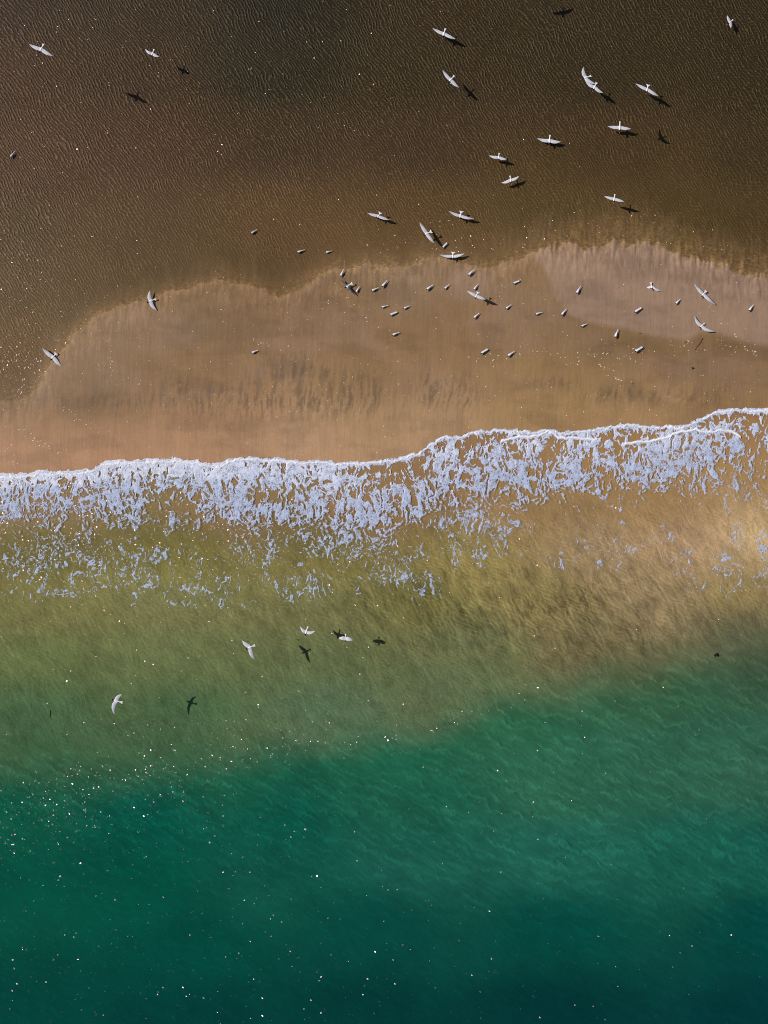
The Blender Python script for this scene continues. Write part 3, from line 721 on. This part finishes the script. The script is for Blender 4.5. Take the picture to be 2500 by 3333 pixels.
def flying(head, tail, tipa, tipb, shadow, label, fan=0.02, bend=0.16, dih=0.05, pitch=0.12, chord=0.115, up=(0.0, 0.0), group=None, droll=0.0):
    """head, tail, wing tips in survey units as seen from the drone; shadow: how far its shadow lies from it, in the same units."""
    head, tail, tipa, tipb = map(np.array, (head, tail, tipa, tipb))
    c = head + (tail - head) * 0.45
    rel = c - (CX, CY)
    kk = np.array([KX, KY]) - rel
    off = np.array(shadow, float)
    t = float(off @ off / (off @ kk))
    sh_ = c + off
    z = max(t * CAM_H, 0.03) + max(float(ground_z(np.array([sh_[0]]), np.array([sh_[1]]))[0]), -0.12 if sh_[1] < 1300 else 0.0)
    def W(p, zz):
        p = np.asarray(p, float) - (CX, CY)
        s = (CAM_H - zz) / CAM_H
        return Vector((p[0] * S * s, -p[1] * S * s, zz))
    C = W(c, z); Hd = W(head, z); T = W(tail, z)
    back = (T - Hd); Lb = max(back.length * 1.12, 0.25)
    ang = math.atan2(back.y, back.x)
    def loc(p, dz):
        d = W(p, z + dz) - C
        return (d.x * math.cos(-ang) - d.y * math.sin(-ang), d.x * math.sin(-ang) + d.y * math.cos(-ang), dz)
    a = loc(tipa, up[0]); b = loc(tipb, up[1])
    L, R = (a, b) if a[1] > b[1] else (b, a)
    me, spec, k = flying_body(min(Lb, 0.42), fan, L, R, bend, dih, pitch, chord)
    e = empty('tern', C, ang, label=label, category='bird', group=group or 'terns in flight')
    o = link('body', me, None, e); subsurf(o)
    o2 = link('cap', cap_mesh(spec, k), None, e); link('bill', bill_mesh(spec, k), None, e)
    return e

G1 = 'terns flying over the lagoon'; G2 = 'terns coming in to land on the sandbar'; G3 = 'terns flying over the sea'
FLY = [
 ((130, 172), (142, 143), (95, 144), (173, 182), (313, 154), 'white tern gliding with level wings over brown lagoon ripples, farthest from its own shadow', dict(group=G1, bend=.14)),
 ((494, 184), (501, 161), (473, 160), (519, 184), (101, 53), 'small white tern with cocked wings over the dark lagoon, shadow lying just below right', dict(group=G1, bend=.30, dih=.12, chord=.095)),
 ((1442, 121), (1450, 93), (1408, 92), (1484, 127), (34, 27), 'white tern at the top of the lagoon with its shadow touching its lower wing', dict(group=G1, bend=.12)),
 ((1460, 269), (1479, 246), (1441, 228), (1494, 285), (65, 43), 'white tern with orange bill and steeply slanted wings, shadow detached beside it', dict(group=G1, bend=.14)),
 ((2371, 77), (2385, 65), (2367, 50), (2380, 91), (22, 16), 'small tern high in the right corner of the lagoon with narrow upright wings', dict(group=G1, bend=.15, chord=.1)),
 ((1896, 257), (1924, 247), (1900, 218), (1940, 274), (249, 195), 'upper tern of the two overlapping ones, sharply bent wing raised above its back', dict(group=G1, bend=.34, dih=.1)),
 ((1931, 293), (1942, 269), (1905, 262), (1963, 302), (43, 36), 'lower tern of the two overlapping ones, forked tail, shadow off its wing tip', dict(group=G1, bend=.24, fan=.035)),
 ((2104, 301), (2110, 276), (2069, 272), (2144, 313), (44, 34), 'white tern with fanned tail and orange bill beside its black shadow on the lagoon', dict(group=G1, bend=.10, fan=.075)),
 ((2017, 427), (2018, 396), (1978, 411), (2055, 419), (25, 17), 'white tern flying straight down the frame with level wings and a narrow tail', dict(group=G1, bend=.12, fan=.006)),
 ((1788, 469), (1790, 440), (1749, 450), (1826, 461), (16, 11), 'broad winged tern with red bill nearly covering its own shadow on the lagoon', dict(group=G1, bend=.2, chord=.125)),
 ((1622, 521), (1625, 499), (1592, 506), (1649, 518), (27, 17), 'small white tern second nearest the shore edge, shadow below its right wing', dict(group=G1, bend=.2, chord=.1)),
 ((1664, 595), (1660, 573), (1632, 595), (1690, 573), (23, 14), 'small white tern with wings tilted up towards the right, over brown shallows', dict(group=G1, bend=.2, chord=.1)),
 ((1998, 657), (2001, 633), (1967, 639), (2032, 656), (51, 33), 'lone white tern over plain brown shallows with a cross shaped shadow apart', dict(group=G1, bend=.10, chord=.1)),
 ((1228, 711), (1238, 692), (1197, 694), (1268, 716), (27, 14), 'landing tern over the shallows with a wide fanned tail, leftmost of three above sandbar', dict(group=G2, bend=.10, fan=.08, pitch=.35)),
 ((1497, 712), (1502, 688), (1461, 687), (1543, 712), (22, 10), 'landing tern with fanned tail and broad wings, rightmost of three above the sandbar edge', dict(group=G2, bend=.14, fan=.085, pitch=.35, chord=.12)),
 ((1380, 766), (1405, 753), (1366, 723), (1414, 792), (31, 17), 'steeply banked tern with orange bill and spread tail beside a long black shadow', dict(group=G2, bend=.08, fan=.075)),
 ((1473, 843), (1475, 821), (1431, 829), (1512, 825), (15, 8), 'braking tern at the waterline with fanned tail and wings spread flat', dict(group=G2, bend=.14, fan=.09, pitch=.3, chord=.11)),
 ((1124, 936), (1147, 922), (1108, 908), (1158, 962), (12, 7), 'tern with dark shaded wings pitched back between two standing terns, tail lit white', dict(group=G2, bend=.14, fan=.05, pitch=1.15, chord=.19)),
 ((1547, 971), (1556, 951), (1520, 946), (1582, 975), (41, 17), 'white tern skimming the pale sand just below a standing tern, long shadow ahead', dict(group=G2, bend=.08, fan=.065, chord=.1)),
 ((2122, 939), (2119, 922), (2103, 934), (2156, 944), (3, 1.5), 'hovering tern touching down on pale sand with narrow drooped wings', dict(group=G2, bend=.42, fan=.05, chord=.075, up=(-.05, -.05), dih=.14)),
 ((2284, 965), (2298, 947), (2260, 924), (2330, 992), (6, 3), 'long winged tern settling on pale sand, upper of the two with wings wide open', dict(group=G2, bend=.10, fan=.06, chord=.11)),
 ((2278, 1067), (2293, 1052), (2261, 1028), (2328, 1079), (5, 2.5), 'tern with wings open in a wide angle settling on pale sand above the stick', dict(group=G2, bend=.28, fan=.01, chord=.115)),
 ((481, 984), (507, 973), (489, 945), (511, 1010), (10, 4), 'lone tern with swept wings landing where the lagoon edge meets the left sandbar', dict(group=G2, bend=.28, fan=.02)),
 ((167, 1171), (183, 1150), (138, 1134), (201, 1193), (9, 3.5), 'broad winged tern landing beside the glittering lagoon corner at the left', dict(group=G2, bend=.10, fan=.07, chord=.125)),
 ((803, 2112), (830, 2100), (789, 2085), (829, 2147), (182, 15), 'white tern over green sea with one wing down, largest shadow to its right', dict(group=G3, bend=.2, fan=.035)),
 ((994, 2066), (1002, 2040), (978, 2039), (1027, 2053), (104, 13), 'white tern with V shaped wings over green sea, middle of the three', dict(group=G3, bend=.38, fan=.02, chord=.1, dih=.1)),
 ((1124, 2087), (1125, 2064), (1103, 2077), (1149, 2084), (108, 12), 'small tern with short straight bluish wings over green sea, right of the three', dict(group=G3, bend=.02, fan=.025, chord=.12, dih=.15)),
 ((367, 2277), (399, 2287), (397, 2260), (373, 2326), (242, 4), 'solitary white tern flying left over the green sea near the sun glitter', dict(group=G3, bend=.34, fan=.035)),
 ((1792, -36), (1798, -66), (1756, -46), (1832, -62), (40, 92), 'tern just beyond the top of the picture, only its shadow on the lagoon', dict(group=G1, bend=.12)),
]
for (h, t, a, b, sh, lab, kw) in FLY:
    if h[1] < 0:
        # only its shadow is in view: place it up the sun from the shadow
        s_ = np.array([1834, 40.0]); tt = 0.055
        rel = (s_ - (CX, CY)) ; Pn = (rel - tt * np.array([KX, KY])) / (1 - tt) + (CX, CY)
        dlt = Pn - (np.array(h) * 0.55 + np.array(t) * 0.45)
        h, t, a, b = (tuple(np.array(p) + dlt) for p in (h, t, a, b))
        sh = tuple(s_ - Pn)
    flying(h, t, a, b, sh, lab, **kw)

# ------------------------------------------------------------------ standing tern
def standing_body(kind):
    """One skin: head, neck, body with folded wings, tail, two short legs. x backward, z from the ground."""
    bm = bmesh.new()
    zc = 0.068
    hy = {'plain': 0.0, 'turned': 0.018, 'open': 0.0}[kind]
    spec = [(-0.132, 0.092, 0.010, 0.012), (-0.124, 0.094, 0.019, 0.020), (-0.108, 0.096, 0.024, 0.024), (-0.096, 0.088, 0.034, 0.029), (-0.080, 0.080, 0.048, 0.036), (-0.056, 0.074, 0.057, 0.040),
            (-0.028, zc, 0.057, 0.042), (0.005, zc, 0.053, 0.040), (0.040, zc, 0.043, 0.032), (0.075, zc + .002, 0.031, 0.022), (0.110, zc + .004, 0.021, 0.013), (0.145, zc + .006, 0.015, 0.007), (0.180, zc + .007, 0.013, 0.004), (0.225, zc + .006, 0.014, 0.003)]
    R = []
    for i, (x, z, w, h) in enumerate(spec):
        oy = hy * max(0, 1 - i / 5.0)
        R.append([bm.verts.new(p) for p in ring(oy, z, w, h, x)])
    for j in range(NS):      # small tail fork
        a = abs(math.cos(2 * math.pi * j / NS)); R[-1][j].co.x -= 0.03 * (1 - a)
    legs = {(6, 7), (6, 10)}
    for i in range(len(R) - 1):
        for j in range(NS):
            if (i, j) in legs: continue
            j2 = (j + 1) % NS
            f = bm.faces.new((R[i][j], R[i][j2], R[i + 1][j2], R[i + 1][j]))
            if 4 < i < 11 and 0 <= j <= 5: f.material_index = 1
    bm.faces.new(R[0]); bm.faces.new(list(reversed(R[-1])))
    for (i, j) in legs:
        loop = [R[i][j], R[i][(j + 1) % NS], R[i + 1][(j + 1) % NS], R[i + 1][j]]
        cxm = sum((v.co for v in loop), Vector()) / 4
        for zz, r, fx in ((0.030, 0.006, 0), (0.008, 0.0045, 0), (0.004, 0.010, -0.012), (0.001, 0.013, -0.022)):
            cur = []
            for v in loop:
                d = (v.co - cxm); d.z = 0; d.normalize()
                cur.append(bm.verts.new((cxm.x + fx + d.x * r, cxm.y + d.y * r, zz)))
            if not isinstance(loop, tuple):
                pass
            base = loop if zz == 0.030 else prev
            for q in range(4):
                f = bm.faces.new((base[q], base[(q + 1) % 4], cur[(q + 1) % 4], cur[q])); f.material_index = 2
            prev = cur
        f = bm.faces.new(prev); f.material_index = 2
    if kind == 'open':       # wing tips lifted away from the tail
        for i in range(8, 13):
            for j in (0, 1, 5, 6):
                R[i][j].co.y += (0.020 if j < 3 else -0.020) * (i - 7) / 3.0; R[i][j].co.z += 0.012
        for j in range(NS):
            if j in (2, 3, 4): R[12][j].co.x -= 0.03; R[13][j].co.x -= 0.05
    bmesh.ops.recalc_face_normals(bm, faces=bm.faces[:])
    for f in bm.faces: f.smooth = True
    me = bpy.data.meshes.new('tern_body'); bm.to_mesh(me); bm.free()
    for mm in (M_WHITE, M_BACK, M_LEG): me.materials.append(mm)
    hs = [(x, z, w, h) for (x, z, w, h) in spec]
    cap = cap_mesh(hs, 1.0); bill = bill_mesh(hs, 1.0, 0.048)
    for mm in (cap, bill):
        for v in mm.vertices: v.co.y += hy * max(0, 1 - (v.co.x + 0.132) / 0.16) if v.co.x > -0.132 else hy * (1 + (-0.132 - v.co.x) * 6)
    return me, cap, bill
PROTO = {}
for kd in ('plain', 'turned', 'open'):
    me, cap, bill = standing_body(kd)
    PROTO[kd] = (me, cap, bill)

GS = 'terns standing on the sandbar'; GW = 'terns wading at the lagoon margin'
ST = [
 ((29, 516), (43, 496), 'tern wading alone in the lagoon hard by the left side of the picture', 'turned', GW),
 ((812, 763), (831, 749), 'tern wading in brown shallows, topmost of the three strung out from the bar', 'plain', GW),
 ((961, 823), (985, 814), 'tern wading in shallows with its bill to the left, left of a smaller one', 'plain', GW),
 ((1056, 822), (1074, 817), 'smallest wading tern just off the scalloped lagoon edge', 'turned', GW),
 ((1440, 808), (1450, 795), 'tern wading at the tip of the long black shadow of a banked tern', 'open', GW),
 ((1107, 904), (1116, 881), 'tern standing on the lagoon edge just above the dark winged tern', 'turned', GS),
 ((1157, 955), (1167, 936), 'standing tern half under the lower wing tip of the dark winged tern', 'plain', GS),
 ((1204, 949), (1226, 938), 'standing tern right of the dark winged tern, lower left of a close pair', 'plain', GS),
 ((1240, 938), (1256, 917), 'standing tern right of the dark winged tern, upper right of a close pair', 'plain', GS),
 ((1384, 947), (1404, 930), 'standing tern in the open centre of the bar, left of a smaller tern', 'plain', GS),
 ((1444, 943), (1458, 929), 'small standing tern between the bar centre and the pale sand lobe', 'turned', GS),
 ((1521, 900), (1539, 881), 'standing tern with yellow orange bill just under the rippled lagoon edge on pale sand', 'plain', GS),
 ((1541, 947), (1552, 929), 'standing tern right above the wings of a low skimming tern', 'turned', GS),
 ((1237, 1001), (1256, 995), 'small standing tern in mid bar, bill pointing left, left one of a level pair', 'plain', GS),
 ((1310, 1006), (1328, 997), 'small standing tern in mid bar, right one of a level pair', 'plain', GS),
 ((1264, 1028), (1286, 1017), 'plump standing tern with half lifted wing tips below a smaller one in mid bar', 'open', GS),
 ((1271, 1093), (1294, 1083), 'standing tern by itself at the lower side of the mid bar', 'plain', GS),
 ((1539, 1039), (1556, 1022), 'standing tern on brown sand below the shadow of a skimming tern', 'plain', GS),
 ((1561, 1154), (1582, 1139), 'standing tern nearest the surf, left one of the lowest pair', 'open', GS),
 ((1648, 1163), (1669, 1147), 'standing tern nearest the surf, right one of the lowest pair', 'plain', GS),
 ((1666, 925), (1686, 915), 'standing tern below the rippled lagoon tongue, apart on the upper bar', 'open', GS),
 ((1643, 1008), (1660, 994), 'small standing tern on brown sand right of the tip of a black flight shadow', 'turned', GS),
 ((1738, 1024), (1760, 1017), 'standing tern lying almost level left to right on the brown sand', 'plain', GS),
 ((1825, 1030), (1840, 1010), 'standing tern exactly on the left border of the pale sand patch', 'plain', GS),
 ((1875, 960), (1887, 937), 'standing tern pointing down the slope inside the left part of the pale patch', 'turned', GS),
 ((1888, 1064), (1907, 1055), 'small standing tern just outside the lower border of the pale patch', 'plain', GS),
 ((2062, 1020), (2083, 1004), 'broad standing tern with lifted wing tips in the middle of the pale patch', 'open', GS),
 ((2197, 993), (2212, 976), 'small standing tern left of the two open winged terns on pale sand', 'turned', GS),
 ((2436, 1016), (2450, 996), 'standing tern alone near the right side of the pale patch', 'turned', GS),
 ((2001, 1104), (2010, 1078), 'standing tern with orange bill pointing down the slope below the pale patch', 'turned', GS),
 ((2063, 1149), (2086, 1132), 'standing tern with forked spread tail on brown sand above scattered foam bits', 'open', GS),
 ((813, 1151), (834, 1141), 'standing tern alone on the left half of the bar below a curl of foam', 'plain', GS),
]
firsts = {}
for (h, t, lab, kd, grp) in ST:
    h = np.array(h, float); t = np.array(t, float)
    c = (h + t) / 2
    L = np.hypot(*(t - h)) * S
    gz = float(ground_z(np.array([c[0]]), np.array([c[1]]))[0])
    z0 = gz
    rel = c - (CX, CY); s = (CAM_H - (z0 + 0.08)) / CAM_H
    ang = math.atan2(-(t[1] - h[1]), t[0] - h[0])
    sc = max(0.72, min(1.15, L / 0.33))
    cx_, cy_ = rel[0] * S * s, -rel[1] * S * s
    ox = -0.055 * sc
    e = empty('standing_tern', (cx_ - math.cos(ang) * -ox * -1 * 0.6, cy_ - math.sin(ang) * -ox * -1 * 0.6, z0), ang, label=lab, category='bird', group=grp)
    e.scale = (1.06 * sc, 0.86 * sc, 0.86 * sc)
    if kd not in firsts:
        me, cap, bill = PROTO[kd]
        b = link('body', me, None, e); subsurf(b)
        firsts[kd] = (b, link('cap', cap, None, e), link('bill', bill, None, e))
    else:
        for src in firsts[kd]:
            o = src.copy(); scene.collection.objects.link(o); o.parent = e

# ------------------------------------------------------------------ driftwood, weed, shells
def gz1(px, py): return float(ground_z(np.array([float(px)]), np.array([float(py)]))[0])
def rod(name, pts, r, mat, label, cat, floatz=None, group=None, twigs=()):
    bm = bmesh.new()
    def chain(pts, r):
        prev = None
        for i, (px, py) in enumerate(pts):
            z = (gz1(px, py) if floatz is None else floatz) + r * 0.6
            d = Vector((wx(pts[min(i + 1, len(pts) - 1)][0]) - wx(pts[max(i - 1, 0)][0]), wy(pts[min(i + 1, len(pts) - 1)][1]) - wy(pts[max(i - 1, 0)][1]), 0)).normalized()
            n = Vector((-d.y, d.x, 0)); rr = r * (1 - 0.6 * i / (len(pts) - 1)) * random.uniform(0.85, 1.15)
            cur = [bm.verts.new(Vector((wx(px), wy(py), z)) + n * rr * math.cos(a) + Vector((0, 0, rr * math.sin(a)))) for a in [2 * math.pi * q / 7 for q in range(7)]]
            if prev:
                for q in range(7): bm.faces.new((prev[q], prev[(q + 1) % 7], cur[(q + 1) % 7], cur[q]))
            else: bm.faces.new(cur)
            prev = cur
        bm.faces.new(prev)
    chain(pts, r)
    for tw in twigs: chain(tw, r * 0.6)
    bmesh.ops.recalc_face_normals(bm, faces=bm.faces[:])
    me = bpy.data.meshes.new(name); bm.to_mesh(me); bm.free()
    kw = dict(label=label, category=cat)
    if group: kw['group'] = group
    return link(name, me, mat, **kw)
rod('driftwood_stick', [(2283, 1103), (2277, 1114), (2271, 1123), (2264, 1131), (2258, 1141)], 0.014, M_STICK, 'long thin brown stick lying on the sand below the pale patch', 'stick', twigs=[[(2277, 1114), (2280, 1117), (2282, 1122)]])
rod('driftwood_twig', [(2076, 1086), (2080, 1087), (2086, 1087)], 0.012, M_STICK, 'short dark twig lying level on the lower rim of the pale patch', 'twig')
rod('driftwood_twig', [(2230, 1113), (2226, 1116), (2222, 1119)], 0.010, M_STICK, 'short dark twig left of the long stick', 'twig')
rod('floating_stick', [(163, 2312), (164, 2322), (163, 2335)], 0.012, M_STICK, 'thin dark stick drifting upright in the green sea at the left', 'stick', floatz=0.0)
rod('floating_stick', [(1730, 2640), (1727, 2649), (1725, 2652)], 0.010, M_STICK, 'thin dark stick drifting in the deep green water right of centre', 'stick', floatz=0.0)

def clump(name, px, py, r, label, cat, z=None, seed=1):
    rr = random.Random(seed); bm = bmesh.new()
    bmesh.ops.create_icosphere(bm, subdivisions=3, radius=r)
    for v in bm.verts:
        a = math.atan2(v.co.y, v.co.x)
        k = 1 + 0.35 * math.sin(3 * a + seed) + 0.22 * math.sin(7 * a + 2 * seed) + rr.uniform(-.08, .08)
        v.co.x *= k; v.co.y *= k * 0.75; v.co.z *= 0.4
    for q in range(6):       # loose fronds
        a = rr.uniform(0, 6.28); ln = r * rr.uniform(1.3, 2.0)
        p0 = Vector((math.cos(a), math.sin(a), 0)) * r * 0.4; p1 = Vector((math.cos(a), math.sin(a), 0)) * ln; n = Vector((-math.sin(a), math.cos(a), 0)) * r * 0.16
        top = Vector((0, 0, r * 0.2))
        vs = [bm.verts.new(p) for p in (p0 + n, p0 - n, p1 - n * .3, p1 + n * .3, p0 + top, p1 + top * .4)]
        bm.faces.new((vs[0], vs[1], vs[2], vs[3])); bm.faces.new((vs[1], vs[4], vs[5], vs[2])); bm.faces.new((vs[4], vs[0], vs[3], vs[5]))
        bm.faces.new((vs[0], vs[4], vs[1])); bm.faces.new((vs[2], vs[5], vs[3]))
    bmesh.ops.recalc_face_normals(bm, faces=bm.faces[:])
    me = bpy.data.meshes.new(name); bm.to_mesh(me); bm.free()
    o = link(name, me, M_WEED, label=label, category=cat)
    o.location = (wx(px), wy(py), (gz1(px, py) if z is None else z) + r * 0.15)
clump('seaweed_clump', 2252, 1200, 0.040, 'small dark seaweed clump with fronds lying alone on the brown sand', 'seaweed', seed=2)
clump('floating_seaweed', 2331, 2131, 0.075, 'dark seaweed clump drifting where brown water meets green at the right', 'seaweed', z=0.01, seed=4)
clump('seaweed_scrap', 2058, 1250, 0.016, 'tiny black weed scrap on the sand left of the larger clump', 'seaweed', seed=5)
clump('seaweed_scrap', 970, 2082, 0.018, 'tiny dark weed scrap afloat in green water', 'seaweed', z=0.012, seed=6)

def chips():
    """Bits of shell and dried foam scattered over the sand."""
    co = []; fc = []
    def add(px, py, r, stretch=1.0, ang=0.0):
        n = 6; base = len(co); z = gz1(px, py)
        if z < -0.004: z = 0.0
        ph = random.uniform(0, 6)
        for lvl, (kk, zz) in enumerate(((1.0, 0.0), (0.7, 0.5))):
            for q in range(n):
                a = ph + 2 * math.pi * q / n; rr = r * kk * random.uniform(0.75, 1.2)
                dx, dy = rr * math.cos(a) * stretch, rr * math.sin(a)
                co.append((wx(px) + dx * math.cos(ang) - dy * math.sin(ang), wy(py) + dx * math.sin(ang) + dy * math.cos(ang), z + zz * r * 0.8))
        for q in range(n):
            q2 = (q + 1) % n
            fc.append((base + q, base + q2, base + n + q2, base + n + q))
        fc.append(tuple(base + n + q for q in range(n)))
    N_ = 0
    while N_ < 950:
        px = random.uniform(-20, 2520); py = random.uniform(820, 1560)
        d = float(inland(np.array([px]), np.array([py]))[0]); s = float(swash_edge(px)) - py
        if d < 15 or s < 12: continue
        f = float(film_mask(np.array([px]), np.array([py]))[0])
        if random.random() < 0.75 * f: continue
        k = random.random()
        add(px, py, 0.007 + 0.013 * k ** 5, random.uniform(1, 1.8), random.uniform(0, 3.14)); N_ += 1
    for (x0, y0, x1, y1, n) in [(1900, 1145, 2090, 1175, 16), (1690, 1130, 1900, 1180, 14), (2030, 1150, 2140, 1140, 12), (2170, 1120, 2260, 1118, 12), (2340, 1125, 2480, 1150, 14), (340, 1080, 380, 1260, 16), (1100, 930, 1200, 1050, 10), (1530, 1170, 1700, 1160, 14), (1950, 1190, 2040, 1250, 14),
                                (830, 1112, 890, 1118, 9), (430, 1085, 480, 1110, 5), (1050, 1010, 1130, 900, 8), (60, 1400, 200, 1480, 18), (20, 1440, 60, 1530, 12), (200, 1330, 330, 1400, 14), (2300, 1000, 2480, 1180, 10)]:
        for i in range(n):
            t = (i + random.random()) / n
            add(x0 + (x1 - x0) * t + random.gauss(0, 7), y0 + (y1 - y0) * t + random.gauss(0, 6), random.uniform(0.008, 0.019), random.uniform(1, 2.8), random.gauss(0, 0.5))
    # scraps floating on the near lagoon margin
    for i in range(40):
        px = random.uniform(0, 2500); py = float(lagoon_edge(px)) - abs(random.gauss(0, 45)) - 8
        add(px, py, random.uniform(0.007, 0.014), random.uniform(1, 1.6), random.uniform(0, 3.14))
    me = bpy.data.meshes.new('shell_fragments'); me.from_pydata(co, [], fc); me.update(); return me
link('shell_fragments', chips(), M_SHELL, kind='stuff')
